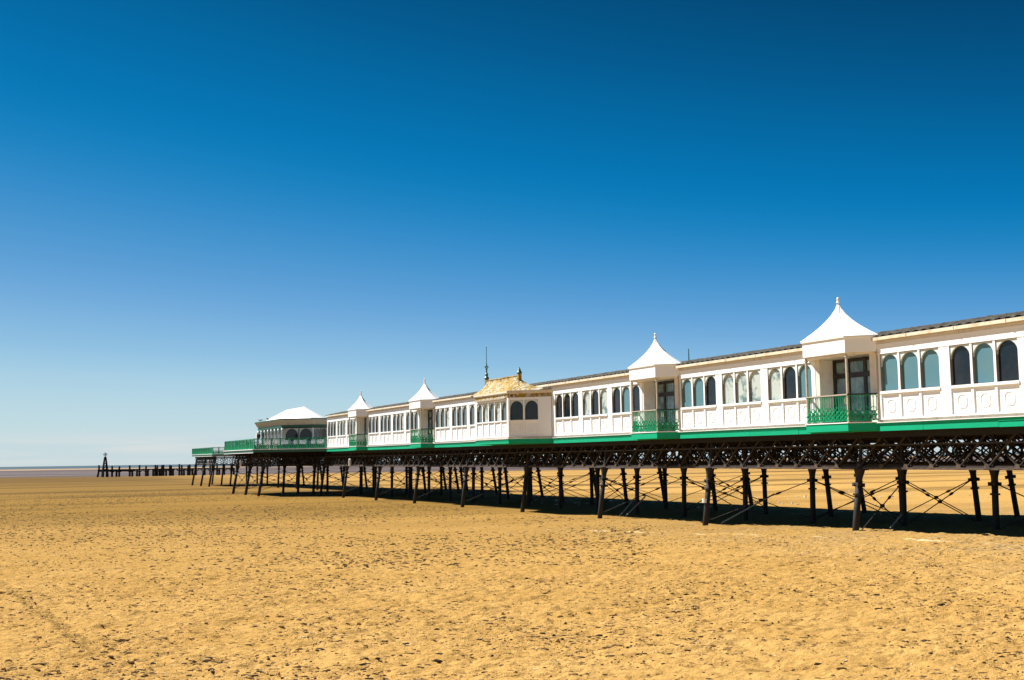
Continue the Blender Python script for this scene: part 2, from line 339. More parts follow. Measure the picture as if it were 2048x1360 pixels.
# wrack and clods strewn on the sand
wrackm=mat('dark_seaweed',(.030,.019,.008),.9,((.09,.055,.02),40,.45,.75))
clodm=mat('damp_sand_clod',(.26,.155,.052),.95,((.15,.09,.032),30,.4,.7))
moundm=mat('dry_sand_clod',(.47,.29,.10),.95,((.40,.24,.08),20,.4,.7))
shellm=mat('bleached_shell',(.72,.66,.55),.7)
def scatter(name,count,m,smin,smax,label,cat,xr,yr,flat,seed,thr,grp,pw=2.2,kk=7,yp=1.5,el=2.2):
    rg=np.random.default_rng(seed); n=count*9
    d_=yr[0]+(yr[1]-yr[0])*rg.random(n)**yp*(1+.12*rg.normal(size=n))                 # distance ahead of the promenade
    b_=R(xr[0])+(R(xr[1])-R(xr[0]))*rg.random(n); X=d_*np.sin(b_); Y=d_*np.cos(b_)
    d=fbm(X,Y,grp,3,seed)+.6*fbm(X,Y,1.9,3,seed+1); k=(d+rg.normal(0,.13,n))>thr; k&=(X<29.5)|(yr[0]>60); X=X[k][:count]; Y=Y[k][:count]
    Z=surf(X,Y); V=[];Fs=[]
    for x,y,z in zip(X,Y,Z):
        s_=smin*(smax/smin)**(rg.random()**pw); e=1+el*rg.random()**1.5; a=rg.normal(-.38,.28); hh=s_*flat*(.5+rg.random())
        n0=len(V); ca,sa=math.cos(a),math.sin(a); rad=.45+.85*rg.random(kk)
        for lev,(rr,zz) in enumerate(((1,-.4),(.85,.55),(.4,1.0))):
            for q in range(kk):
                t=2*PI*(q+.3*rg.random())/kk; j=rr*rad[q]; px=e*j*s_*math.cos(t)*.5; py=j*s_*math.sin(t)*.5
                V.append((x+px*ca-py*sa,y+px*sa+py*ca,z+zz*hh*(.6+.8*rg.random())))
        for lev in range(2):
            for q in range(kk):
                q2=(q+1)%kk; Fs.append((n0+lev*kk+q,n0+lev*kk+q2,n0+(lev+1)*kk+q2,n0+(lev+1)*kk+q))
        Fs.append(tuple(n0+2*kk+q for q in range(kk)))
    me=bpy.data.meshes.new(name); me.from_pydata(V,[],Fs); me.materials.append(m)
    o=bpy.data.objects.new(name,me); COL.objects.link(o); return tag(o,label,cat,None,'stuff')
midm=mat('brown_sand_clod',(.155,.092,.027),.95,((.12,.07,.02),12,.45,.7))
scatter('seaweed_scraps',16000,wrackm,.007,.050,'dark seaweed scraps strewn over the near sand','seaweed',(-1.5,48),(12,75),.32,21,.12,.30,2.2,6,1.4,3.5)
scatter('sand_clods',15000,midm,.008,.050,'damp brown clods and pock marks in the sand','sand clods',(-1.5,48),(12,70),.25,22,-.02,.4,1.7,6,1.3,3.5)
scatter('sand_lumps',12000,moundm,.02,.065,'low dry lumps of kicked up sand','sand lumps',(-1.5,48),(12,55),.30,25,-.05,.4,1.6,6,1.4,2.5)
scatter('distant_clods',15000,midm,.035,.09,'brown clods speckling the sand further out','sand clods',(-1.5,30),(32,160),.28,26,-.12,.05,1.5,5,1.0,3.0)
scatter('shell_fragments',700,shellm,.008,.03,'pale shell chips scattered on the sand','shells',(5,48),(12,50),.4,23,.1,.5)
scatter('beach_litter',150,shellm,.06,.17,'white shells and scraps far out beyond the pier','shells',(24,48),(78,120),.4,24,.0,.1)

# ------------------------------------------------------------ the pier: deck, girders, columns
pier=thing('pier','long iron pleasure pier on raking columns with green edge','pier',(37,60,-3.3))
KY=[16.3,26.65,36.95,47.35,57.7,67.9,78.1,88.3,98.3,108.5,116.8]
mb=MB(); mb.prism([(30.12,12),(43.8,12),(43.8,114),(30.12,114)],.80,1.04)
for x in np.arange(31,43.5,1.55): mb.box(x,x+.12,12,113.9,.62,.797)          # joists
P1=[(30,114),(24.1,119.9),(24.1,136),(29,141),(36.8,141),(36.8,186),(32,190.8),(32,211.5),(35.5,215),(45,215),(45,141),(49,136),(49,119.9),(43.8,114)]
def inset(poly,d):
    out=[];n=len(poly)
    for i in range(n):
        a,b,c_=Vector(poly[i-1]),Vector(poly[i]),Vector(poly[(i+1)%n])
        e1=(b-a).normalized(); e2=(c_-b).normalized(); n1=Vector((e1.y,-e1.x)); n2=Vector((e2.y,-e2.x)); m_=(n1+n2); m_=m_/max(.3,m_.dot(n1))
        out.append(tuple(b+m_*d))
    return out
# orientation check so that a positive inset shrinks
def area(p): return sum(p[i-1][0]*p[i][1]-p[i][0]*p[i-1][1] for i in range(len(p)))/2
sgn=-1 if area(P1)>0 else 1
Pin=inset(P1,sgn*.12)
mb.prism(Pin,.80,1.04)
for y in np.arange(119,140,2.2): mb.box(25,48.5,y,y+.12,.60,.797)
mb.box(30.42,30.68,12,113.9,.545,.798); part('deck',mb,deckm,pier)  # front girder's top chord in near-black: under-deck shade put into its colour
mb=MB(); mb.box(30.03,30.117,12,114.0,.775,1.055); y=12.
while y<114:
    y2=min(114.,y+3.2+1.1*random.random()); d1,d2=random.uniform(-.006,.006),random.uniform(-.006,.006)
    mb.box(30.0+d1,30.117,y+.006,y2-.006,.766+d2,.950+d2); mb.box(29.985+d2,30.117,y+.006,y2-.006,.960,1.064)
    y=y2
part('green_fascia',mb,green,pier)
mb=MB()
n=len(P1); Po=P1; Pi=inset(P1,sgn*.10)
def strip(mb,po,pi,z0,z1,skip=()):
    n=len(po)
    for i in range(n):
        if i in skip: continue
        j=(i+1)%n
        mb.add([(*po[i],z0),(*po[j],z0),(*pi[j],z0),(*pi[i],z0),(*po[i],z1),(*po[j],z1),(*pi[j],z1),(*pi[i],z1)],[(0,1,2,3),(4,7,6,5),(0,4,5,1),(1,5,6,2),(2,6,7,3),(3,7,4,0)])
strip(mb,Po,Pi,.80,1.05,(n-1,))
part('platform_edge_board',mb,greend,pier)
mb=MB(); strip(mb,inset(P1,-sgn*.08),Pi,1.055,1.12,(n-1,)); strip(mb,inset(P1,-sgn*.03),Pi,.745,.795,(n-1,0))
part('platform_white_lip',mb,whitec,pier)
mb=MB(); mb.box(29.93,30.1,12,114.05,1.068,1.090)
part('white_lip',mb,whitec,pier)
# lattice girders, one per span and row
SP=10.25
def lattice(ring):
    mb=MB(); n=6 if ring else 8; p=SP/n; zt,zb=.56,-.58
    (mb.box(-.05,.05,0,SP-.002,.56,.78) if ring else None); (mb.box(-.09,.09,0,SP-.002,-.64,-.61) if ring else None); mb.box(-.02,.02,0,SP-.002,-.61,-.50)
    mb.box(-.035,.035,0,SP-.002,.24,.30)
    for k in range(n):
        for a,b,xo in ((k*p,(k+1)*p,.045),((k+1)*p,k*p,-.045)):
            mb.beam((xo,a,zb),(xo,b,zt),.075,.03,(1,0,0)) if False else mb.beam((xo,a,zb),(xo,b,zt),.03,.085,(1,0,0))
        if ring:
            mb.ring((k*p+p/2,-.01),.27,.20,-.03,.03,10); mb.ring((k*p,.33),.2,.14,-.03,.03,9)
            mb.beam((0,k*p+.4,zb),(0,k*p+p,.1),.03,.06,(1,0,0)); mb.beam((0,k*p+p-.4,zb),(0,k*p,.1),.03,.06,(1,0,0))
        mb.box(.055,.085,k*p-.12,k*p+.12,-.607,-.45)
    return mb
FL=MB(); FL.box(-.09,.09,0,SP-.002,-.64,-.61); FL.box(-.092,-.07,0,SP-.002,-.608,-.56)
for k in range(8): FL.add([(-.10,k*SP/8-.15,-.61),(-.10,k*SP/8+.15,-.61),(-.10,k*SP/8+.07,-.44),(-.10,k*SP/8-.07,-.44),(-.09,k*SP/8-.15,-.61),(-.09,k*SP/8+.15,-.61),(-.09,k*SP/8+.07,-.44),(-.09,k*SP/8-.07,-.44)],[(0,1,2,3),(4,7,6,5),(0,4,5,1),(1,5,6,2),(2,6,7,3),(3,7,4,0)])
FLm=mat('sunlit_iron',(.085,.056,.036),.8,[((.03,.02,.014),5,.45,.65),((.17,.115,.07),9,.6,.8)],.4,30); FLM=FL.mesh('bottom_flange',FLm)  # lighter than the girder: sunlight on the bottom chord put into the colour
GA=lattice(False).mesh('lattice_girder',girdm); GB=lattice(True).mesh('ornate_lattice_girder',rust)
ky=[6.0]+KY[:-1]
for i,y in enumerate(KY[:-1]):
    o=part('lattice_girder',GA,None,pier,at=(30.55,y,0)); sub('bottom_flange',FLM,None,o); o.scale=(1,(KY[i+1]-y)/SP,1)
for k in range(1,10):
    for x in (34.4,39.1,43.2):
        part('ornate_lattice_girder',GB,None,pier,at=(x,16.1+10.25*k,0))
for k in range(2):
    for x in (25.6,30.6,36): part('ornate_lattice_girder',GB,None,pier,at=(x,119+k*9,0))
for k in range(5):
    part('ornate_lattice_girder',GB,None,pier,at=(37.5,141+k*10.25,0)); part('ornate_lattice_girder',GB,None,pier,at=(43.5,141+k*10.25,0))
for k in range(2): part('ornate_lattice_girder',GB,None,pier,at=(32.6,190.8+k*10.25,0))
# cross frames at each row of columns
def cross(wid):
    mb=MB(); n=int(round(wid/2.15)); p=wid/n
    mb.box(0,wid,-.05,.05,.45,.60); mb.box(0,wid,-.05,.05,-.63,-.55)
    for k in range(n):
        mb.beam((k*p,.04,-.55),((k+1)*p,.04,.45),.05,.08,(0,1,0)); mb.beam(((k+1)*p,-.04,-.55),(k*p,-.04,.45),.05,.08,(0,1,0))
        mb.ring((k*p+p/2,.18),.24,.17,-.03,.03,10,'y'); mb.ring((k*p+p/2,-.32),.18,.12,-.03,.03,8,'y')
    return mb
CF=cross(12.6).mesh('cross_frame',rust)
for y in KY: part('cross_frame',CF,None,pier,at=(30.65,y,0)); 
for y in (52.5,62.8,73,83.2): part('cross_frame',CF,None,pier,at=(31.5,y,0))
CG=cross(23).mesh('cross_frame',rust)
for y in (122.6,129.3,135.6): part('cross_frame',CG,None,pier,at=(25.3,y,0))
CH=cross(11.5).mesh('cross_frame',rust)
for y in (141,151,161,171,181): part('cross_frame',cross(8.2).mesh('cross_frame',rust),None,pier,at=(36.4,y,0))
for y in (192,200.5,209.5): part('cross_frame',CH,None,pier,at=(32.5,y,0))
# columns: local origin at the head (z=-.64)
def colmesh():
    mb=MB(); mb.lathe([(.135,-3.9),(.125,-1.6),(.122,-.50)],n=12); return mb.mesh('column',ironc,smooth=True)
def capmesh():
    mb=MB(); mb.lathe([(.14,-.62),(.165,-.60),(.165,-.54),(.135,-.50),(.128,-.42),(.14,-.30),(.205,-.04),(.205,0)],n=12)
    mb.box(-.24,.24,-.24,.24,-.012,.022); mb.lathe([(.19,-1.0),(.19,-.93)],n=12)
    for a in range(4):
        t=PI/4+a*PI/2; mb.box(.17*math.cos(t)-.05,.17*math.cos(t)+.05,.17*math.sin(t)-.05,.17*math.sin(t)+.05,-.66,-.52)
    mb.lathe([(.07,0),(.07,1.43)],n=8)
    return mb.mesh('capital',ironc)
CM,KM=colmesh(),capmesh()
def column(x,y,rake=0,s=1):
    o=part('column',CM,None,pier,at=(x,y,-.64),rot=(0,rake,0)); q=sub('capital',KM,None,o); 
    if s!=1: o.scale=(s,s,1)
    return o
cols=[]
for y in KY: column(30.5,y,.13); cols.append((30.5,y))
Y2=[24.5,29.0,34.0,38.9,44.8,50.1,55.8,60.9,65.8,71,76.1,81.2,86.4,91.5,96.6,101.7,106.8,112,117]
Y3=[26,31.2,35.5,40,44.5,50.0,55.3,60.6,65.9,71.4,76,81.2,86.4,91.5,96.6,101.7,106.8,112,117]
for i,y in enumerate(Y2): column(34.3,y,.02)
for i,y in enumerate(Y3): column(39.1,y,-.10 if i%2 else -.01)
Y4=(31.8,42.3,53,63.6,74.2,84.5,94.8,105,115)
for y in Y4: column(43.55,y,-.16)
for y in (122.6,129.3,136.4): column(25.7,y,.16,1.15)
for y in (122.6,129.3,136.4):
    for x,rk in ((31,.05),(36,0),(41.5,0),(47.5,-.14)): column(x,y,rk,1.1)
for y in (192.6,200.5,209.5):
    column(32.4,y,.16,1.2); column(36,y+3,.1,1.1); column(41,y,0,1.1)
for y in (147,158,169,180): column(37.6,y,.03,1.1); column(43.5,y,-.12,1.1)
# tie-rod crosses
def rods(p1,p2,za,zb):
    mb=MB()
    for (a,b) in ((p1,p2),(p2,p1)):
        A=Vector((*a,za)); B=Vector((*b,zb)); mb.tube([A,B],.022,6)
        m0=A.lerp(B,.30); m1=A.lerp(B,.36); mb.tube([m0,m0.lerp(m1,.3),m0.lerp(m1,.7),m1],[.03,.055,.055,.03],6)
    c_=Vector(((p1[0]+p2[0])/2,(p1[1]+p2[1])/2,(za+zb)/2)); mb.tube([c_-Vector((0,0,.07)),c_+Vector((0,0,.07))],.09,8)
    return mb
def brace(p1,p2,zb=-3.0): part('cross_brace',rods(p1,p2,-1.2,zb),rust,pier)
for r_,ys in ((34.3,Y2),(39.1,Y3)):
    for i in range(len(ys)-1):
        if (r_<36 and i%2==1) or (r_>36 and i%3==0): brace((r_,ys[i]),(r_,ys[i+1]),-2.9)
for y in KY[1:]:
    y2=min(Y2,key=lambda q:abs(q-y)); y3=min(Y3,key=lambda q:abs(q-y2))
    brace((30.4,y),(34.3,y2)); brace((34.3,y2),(39.1,y3)); (brace((39.1,y3),(43.8,min(Y4,key=lambda q:abs(q-y3)))) if y>60 else None)
for y in (122.6,129.3,136.4): brace((25.5,y),(31,y)); brace((31,y),(36,y))
for a,b in ((122.6,129.3),(129.3,136.4)): brace((25.5,a),(25.5,b)); brace((31,a),(31,b))
# loose broken ties hanging to the sand
mb=MB(); mb.tube([(34.2,47.6,-1.9),(31.6,48.2,-3.2)],.035,6); part('broken_tie_rod',mb,tarp,pier)
mb=MB(); mb.tube([(34.0,59.5,-2.3),(32.0,58.2,-3.3)],.04,6); mb.tube([(33.7,60.0,-2.3),(31.9,58.7,-3.3)],.03,6); part('broken_tie_rod',mb,tarp,pier)
mb=MB(); mb.tube([(33.0,37.6,-2.45),(31.7,36.9,-3.0)],.03,6); part('broken_tie_rod',mb,tarp,pier)

# ------------------------------------------------------------ the long gallery
gal=thing('glazed_gallery','long white glazed gallery with arched lights above the green pier edge','building',(32.5,60,1.05))
# lines between bays; turrets and the middle bay pavilion interrupt them
LN=[14.6,18.0,21.45,24.9,28.3,31.78,35.28]
BAYS=[(LN[i],LN[i+1]) for i in range(6)]+[(38.83,42.27),(42.27,45.73),(45.73,49.2),(52.66,56.12),(56.12,59.55),(59.55,63.05),
 (73.15,76.6),(76.6,80.0),(80.0,83.4),(86.87,90.25),(90.25,93.6),(93.6,97.0),(97.0,100.35),(103.85,107.15),(107.15,110.55),(110.55,114.0)]
TUR=[35.21,49.15,83.4,100.35]
KINDS={28.3:'DTD',31.78:'TTT',38.83:'TDM',42.27:'MMM',45.73:'DTT',52.66:'DTD',56.12:'MDM',59.55:'DDD',73.15:'GGG',76.6:'GGG',80.0:'MGG',
 86.87:'GDG',90.25:'MGG',93.6:'GGG',97.0:'GGG',103.85:'MGG',107.15:'MGM',110.55:'GGG'}
WZ0,WZ1,AW=2.222,3.599,.44
def winmesh(w=.88,z0=WZ0,z1=WZ1):
    """arched light, local origin bottom centre, face towards -x"""
    h=z1-z0; mb=MB(); fw_=.014
    mb.box(.0,.115,-w/2,-w/2+fw_,0,h); mb.box(.0,.115,w/2-fw_,w/2,0,h); mb.box(.0,.115,-w/2+fw_,w/2-fw_,h-fw_,h); mb.box(.0,.115,-w/2+fw_,w/2-fw_,0,fw_)
    return mb
def spmesh(w=.88,z0=WZ0,z1=WZ1):
    h=z1-z0; a=w/2-.014; top=h-.013; sp_=top-a-.03; mb=MB(); n=12; vs=[];fs=[]
    for i in range(n+1):
        t=PI*i/n; y,z=-a*math.cos(t),sp_+a*math.sin(t)
        for x in (.018,.088): vs+=[(x,y,z),(x,y,top)]
    for i in range(n):
        b=4*i; fs+=[(b,b+4,b+5,b+1),(b+2,b+3,b+7,b+6),(b,b+2,b+6,b+4)]
    mb.add(vs,fs)
    return mb
def panemesh(m,w=.88,z0=WZ0,z1=WZ1):
    mb=MB(); mb.box(.092,.105,-w/2+.012,w/2-.012,.012,z1-z0-.012); return mb.mesh('pane',m)
WM=winmesh().mesh('window_frame',reveal_shade); SM=spmesh().mesh('arch_panel',spand)
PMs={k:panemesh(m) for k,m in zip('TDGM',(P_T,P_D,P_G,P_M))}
def octo(w=.43,h=.47):
    c_=.10; pts=[(-w/2+c_,-h/2),(w/2-c_,-h/2),(w/2,-h/2+c_),(w/2,h/2-c_),(w/2-c_,h/2),(-w/2+c_,h/2),(-w/2,h/2-c_),(-w/2,-h/2+c_)]
    mb=MB(); k=.86; n=8; vs=[(0,y,z) for y,z in pts]+[(-.020,y*.97,z*.97) for y,z in pts]+[(-.020,y*k,z*k) for y,z in pts]+[(-.003,y*k*.98,z*k*.98) for y,z in pts]
    fs=[]
    for l in range(3):
        for i in range(n): j=(i+1)%n; fs.append((l*n+i,l*n+j,(l+1)*n+j,(l+1)*n+i))
    fs.append(tuple(3*n+i for i in range(n)))
    mb.add(vs,fs); return mb
OM=octo().mesh('octagon_moulding',whitec)
body=MB()
for (a,b) in BAYS:
    wall=MB()
    c0=(a+b)/2; pw=.25          # pitch of lights
    wall.box(30.05,30.3,a,a+pw,1.255,3.60); wall.box(30.05,30.3,b-pw,b,1.255,3.60)
    wall.box(30.042,30.3,(a),(a+.0)+.014,1.255,3.96)                     # joint strip
    y0=a+pw; y1=b-pw; lw=(y1-y0-2*.10)/3
    for k in range(2):
        m0=y0+lw*(k+1)+.10*k; wall.box(30.05,30.3,m0,m0+.10,1.255,3.60)
    wall.box(30.01,30.3,y0-.02,y1+.02,2.129,2.222)                       # sill
    wall.box(30.10,30.3,y0,y1,1.255,2.129)                              # dado
    wall.box(30.035,30.3,a,b,3.60,3.635); wall.box(30.05,30.3,a,b,3.635,3.97)
    wall.box(30.045,30.3,a,b,1.190,1.255)
    kinds=KINDS.get(a,'DGT')
    for k in range(3):
        yc=y0+lw*(k+.5)+.10*k
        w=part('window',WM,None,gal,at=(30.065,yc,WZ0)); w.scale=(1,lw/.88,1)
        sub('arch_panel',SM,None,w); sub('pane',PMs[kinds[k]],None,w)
        part('octagon_moulding',OM,None,gal,at=(30.10,yc,1.68))
    part('wall',wall,white,gal)
mb=MB(); mb.box(30.05,35,113.95,114.05,1.05,4.06); part('end_wall',mb,white,gal)
for a,b in ((63.05,63.5),(71.9,73.15)):
    mb=MB(); mb.box(30.05,30.3,a,b,1.10,3.97); part('pier_wall',mb,white,gal)
for y in TUR:
    mb=MB(); mb.tube([(29.98,y-.02,4.12),(29.98,y-.02,3.95),(30.03,y-.04,3.75),(30.03,y-.04,1.15)],.035,6); part('downpipe',mb,postm,gal)
for a,b in ((14.6,35.3),(38.8,49.2),(52.62,63.1),(73.1,83.42),(86.85,100.37),(103.83,114.0)):
    mold_=MB(); mold_.box(30.10,30.3,a,b,1.093,1.188); part('base_moulding',mold_,mold,gal)
for a,b in ((14.6,35.6),(38.65,49.5),(52.5,64),(72,83.7),(86.7,100.6),(103.65,113.93)): body.box(30.26,34.95,a,b,1.05,4.08)
for y in TUR: body.box(30.98,34.94,y+.2,y+3.6,1.05,4.07)
body.box(30.5,34.93,63,73,1.05,4.06)
part('inner_body',body,creamw,gal)
mb=MB(); mb.box(30.035,30.3,14.6,114.05,3.972,4.10); part('fascia',mb,fas,gal)
mb=MB(); mb.box(29.87,30.02,14.5,114.1,4.10,4.215)
for y in np.arange(15,114,2.3): mb.box(29.855,30.02,y,y+.05,4.085,4.222)
part('gutter',mb,cream,gal)
# roof: corrugated sheet in courses
nY=int((114.35-14.4)/.055); ys=np.linspace(14.4,114.35,nY)
xs=[(29.93,4.222),(30.35,4.29),(30.352,4.33),(30.85,4.40),(30.852,4.44),(31.4,4.51),(31.402,4.55),(32.4,4.65),(35.1,4.10)]
V=[];Fq=[]
for i,(x,z) in enumerate(xs):
    zz=z+.085*np.abs(np.sin(ys*PI/.42+ (0 if i<2 else .5 if i<4 else 1.1 if i<6 else 1.9)))*(1 if i%2 else .8)+rng.normal(0,.006,nY)
    V+=list(zip([x]*nY,ys,zz))
for i in range(len(xs)-1):
    for k in range(nY-1): Fq.append((i*nY+k,i*nY+k+1,(i+1)*nY+k+1,(i+1)*nY+k))
k0=len(V); V+=[(29.93,14.4,4.222),(29.93,114.35,4.222)]
mb=MB(); mb.add(V,Fq); part('roof',mb,tile,gal)
mb=MB(); mb.box(29.92,30.2,14.4,114.3,4.216,4.236); part('eaves_board',mb,deckm,gal)

# ------------------------------------------------------------ spired balconies
def spire(plan,z0,z1,pw=1.78,n=18):
    mb=MB(); k=len(plan); vs=[];fs=[]
    for i in range(n):
        t=i/n; s=(1-t)**pw; vs+=[(x*s,y*s,z0+(z1-z0)*t) for x,y in plan]
    vs.append((0,0,z1))
    for i in range(n-1):
        for j in range(k): j2=(j+1)%k; fs.append((i*k+j,i*k+j2,(i+1)*k+j2,(i+1)*k+j))
    for j in range(k): fs.append(((n-1)*k+j,(n-1)*k+(j+1)%k,n*k))
    fs.append(tuple(reversed(range(k))))
    return mb.add(vs,fs)
def octp(w,d,c_): return [(-d,-w),(-d,w),(-c_,w+d-c_),(c_,w+d-c_),(d,w),(d,-w),(c_,-w-d+c_),(-c_,-w-d+c_)]
def balus(Lg,m=greenr,h=.98,step=.13):
    """cast balustrade panel, local: runs along +x from 0 to Lg, z up"""
    mb=MB(); 
    mb.box(0,Lg,-.015,.015,.02,.06)
    n=max(4,int(Lg/step)); d=Lg/n
    for i in range(n+1):
        x=min(max(i*d,.012),Lg-.012); mb.box(x-.013,x+.013,-.007,.007,.42,h-.02); mb.box(x-.022,x+.022,-.008,.008,h-.10,h-.06)
    q=max(2,int(round(Lg/.24))); e=Lg/q
    for i in range(q):
        x=i*e
        for z0,z1 in ((.06,.24),(.24,.42)):
            mb.beam((x,-.02,z0),(x+e,-.02,z1),.040,.016,(0,1,0)); mb.beam((x+e,.02,z0),(x,.02,z1),.040,.016,(0,1,0))
        mb.ring((x+e/2,.15),.10,.05,-.012,.012,8,'y'); mb.ring((x+e/2,.33),.085,.045,-.012,.012,8,'y')
        mb.beam((x,.0,.42),(x+e*.35,.0,.54),.02,.026,(0,1,0)); mb.beam((x+e*.35,0,.54),(x+e*.65,0,.54),.02,.026,(0,1,0)); mb.beam((x+e*.65,0,.54),(x+e,0,.42),.02,.026,(0,1,0))
    mb.box(0,Lg,-.012,.012,.225,.255); mb.box(0,Lg,-.012,.012,h-.03,h)
    return mb
PL=octp(1.235,.75,0)                    # plan of the platform: front +-1.235, depth .75
BF=balus(2.44).mesh('balustrade',greenr); BC=balus(1.04).mesh('balustrade',greenr)
def turret(yr,label):
    yc=yr+.75+1.235; t=thing('spired_balcony',label,'balcony',(30,yc,1.05),'spired balconies along the gallery')
    B=lambda mb,name,m,smooth=False: part(name,mb,m,t,at=(30,yc,0),smooth=smooth)
    B(spire(octp(1.30,.86,.1),4.335,5.90),'spire_roof',spirem)
    mb=MB(); mb.sphere((0,0,5.93),.06,.06,.065); mb.lathe([(.085,5.78),(.05,5.84),(.055,5.89)],n=8); B(mb,'finial',spirem)
    mb=MB()
    for px,py in octp(1.30,.86,.1): mb.tube([(px*(1-t)**1.78,py*(1-t)**1.78,4.337+1.563*t) for t in (0,.08,.18,.3,.45,.6,.75,.88,.96)],.018,5)
    B(mb,'hip_rib',spirem)
    mb=MB(); half=lambda p:[q for q in p if q[0]<=.001]
    F_=lambda w,d:[(-d,-w),(-d,w),(-.02,w+d-.02),(.9,w+d-.02),(.9,-w-d+.02),(-.02,-w-d+.02)]
    mb.prism(F_(1.27,.80),3.72,4.285); mb.prism(F_(1.31,.85),4.287,4.333); B(mb,'canopy_fascia',spirem)
    mb=MB(); mb.prism(F_(1.22,.75),3.66,3.717); B(mb,'soffit',cream)
    mb=MB(); mb.prism(F_(1.245,.77),.80,1.085); B(mb,'platform',green)
    mb=MB(); mb.prism(F_(1.275,.80),1.088,1.125); B(mb,'platform_lip',whitec)
    for s in (-1,1):
        mb=MB(); mb.box(-.035,.035,-.035,.035,1.126,3.655); mb.box(-.06,.06,-.06,.06,3.55,3.60); part('post',mb,postm,t,at=(30-.70,yc+s*1.205,0))
    # balustrades
    o=part('balustrade',BF,None,t,at=(30-.72,yc-1.22,1.15)); o.rotation_euler=(0,0,PI/2)
    sub('handrail',_hr(2.44),postm,o)
    o=part('balustrade',BC,None,t,at=(30,yc-1.235-.74,1.15)); o.rotation_euler=(0,0,PI*.75); sub('handrail',_hr(1.04),doorm,o)
    o=part('balustrade',BC,None,t,at=(30-.72,yc+1.235,1.15)); o.rotation_euler=(0,0,PI/4); sub('handrail',_hr(1.04),doorm,o)
    # recess: reveals and dark glazed doors
    y0,y1=yr+.40,yr+3.36
    mb=MB(); mb.box(30.058,30.9,yr+.08,y0,1.13,3.66); mb.box(30.058,30.9,y1,yr+3.62,1.13,3.66); mb.box(30.061,30.95,yr-.2,yr+4.15,3.66,4.05); part('reveal',mb,creamw,t)
    mb=MB()
    for y in (y0,y0+.98,y0+1.97,y1-.17): mb.box(30.71,30.80,y,y+.17,1.13,3.655)
    mb.box(30.725,30.795,y0,y1,3.52,3.65); mb.box(30.70,30.805,y0,y1,2.90,3.10); mb.box(30.725,30.795,y0,y1,1.13,1.42)
    d=part('door_frame',mb,doorm,t)
    pm=MB(); pm.box(30.755,30.765,y0+.02,y1-.02,1.2,3.6); part('door_pane',pm,P_S,t)
    mb=MB(); mb.sphere((0,0,0),.05,.10,.15); part('lamp_shade',mb,litterm,t,at=(30.6,yr+2.5,2.02))
    return t
def _hr(Lg):
    mb=MB(); mb.box(-.02,Lg+.02,-.035,.035,.985,1.035); return mb
turret(TUR[0],'nearest and largest white spired balcony, furthest right along the gallery')
turret(TUR[1],'second white spired balcony from the right, just left of a thin rooftop mast')
turret(TUR[2],'white spired balcony just left of the yellow lichened roof')
turret(TUR[3],'furthest white spired balcony, near the sea end of the gallery')

# ------------------------------------------------------------ middle bay pavilion
kio=thing('bay_pavilion','projecting white bay with a yellow lichened concave roof and green mast','building',(30,67.8,1.05))
KP=[(30,63.24),(28.1,65.14),(28.1,70.4),(30,72.3)]
def kpoly(d): # outward offset by d (front/cants only)
    k=d*.4142; return [(30.0,63.24-d*1.414),(28.1-d,65.14-k),(28.1-d,70.4+k),(30.0,72.3+d*1.414)]
mb=MB(); mb.prism(kpoly(0)+[(30.3,72.3),(30.3,63.24)],.80,.955); mb.prism(kpoly(.015)+[(30.3,72.3),(30.3,63.24)],.958,1.064); part('green_fascia',mb,green,kio)
mb=MB(); mb.prism(kpoly(.06),1.068,1.095); part('white_lip',mb,whitec,kio)
mb=MB(); mb.prism(kpoly(.02),1.098,1.185); part('base_moulding',mb,mold,kio)
# walls: front face and two canted faces as local frames
def face(p,q,lights,z0,z1,kinds,first=.25,gap=.13,blank=0):
    """p->q runs left to right seen from outside; local x along the face, local y inwards"""
    P=Vector((*p,0));Q=Vector((*q,0)); d=(Q-P); Lg=d.length; ang=math.atan2(d.y,d.x); du=d.normalized(); nrm=Vector((-du.y,du.x,0))
    w=(Lg-2*first-blank-gap*(lights-1))/lights; e=Lg-blank-first
    mb=MB(); mb.box(0,Lg,.05,.12,1.255,2.10); mb.box(0,Lg,.005,.12,1.187,1.25); mb.box(0,Lg,.0,.12,z1,3.72); mb.box(first-.02,e+.02,-.02,.12,2.10,z0)
    mb.box(0,first,.0,.12,1.255,z1); mb.box(e,Lg,.0,.12,1.255,z1)
    for k in range(lights-1):
        x=first+(w+gap)*(k+1)-gap; mb.box(x,x+gap,.006,.12,1.255,z1)
    o=part('wall',mb,white,kio,at=(P.x,P.y,0)); o.rotation_euler=(0,0,ang)
    wm=winmesh(.88,z0,z1).mesh('window_frame',reveal_shade); sm=spmesh(.88,z0,z1).mesh('arch_panel',spand)
    for k in range(lights):
        c_=P+du*(first+(w+gap)*k+w/2)
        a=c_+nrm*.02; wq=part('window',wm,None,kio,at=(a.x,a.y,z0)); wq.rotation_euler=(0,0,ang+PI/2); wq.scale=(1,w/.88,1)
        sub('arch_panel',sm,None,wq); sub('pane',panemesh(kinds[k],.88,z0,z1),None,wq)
        a=c_+nrm*.05; om=part('octagon_moulding',OM,None,kio,at=(a.x,a.y,1.66)); om.rotation_euler=(0,0,ang+PI/2)
face(KP[2],KP[1],5,2.17,3.32,[P_G,P_M,P_G,P_M,P_G])
face(KP[1],KP[0],2,2.17,3.34,[P_D,P_D],first=.10,gap=.11,blank=.72)
face(KP[3],KP[2],2,2.17,3.34,[P_D,P_D],first=.10,gap=.11,blank=.72)
mb=MB(); mb.prism([(30.2,63.5),(28.28,65.24),(28.28,70.3),(30.2,72.1)],1.1,3.7); part('inner_body',mb,creamw,kio)
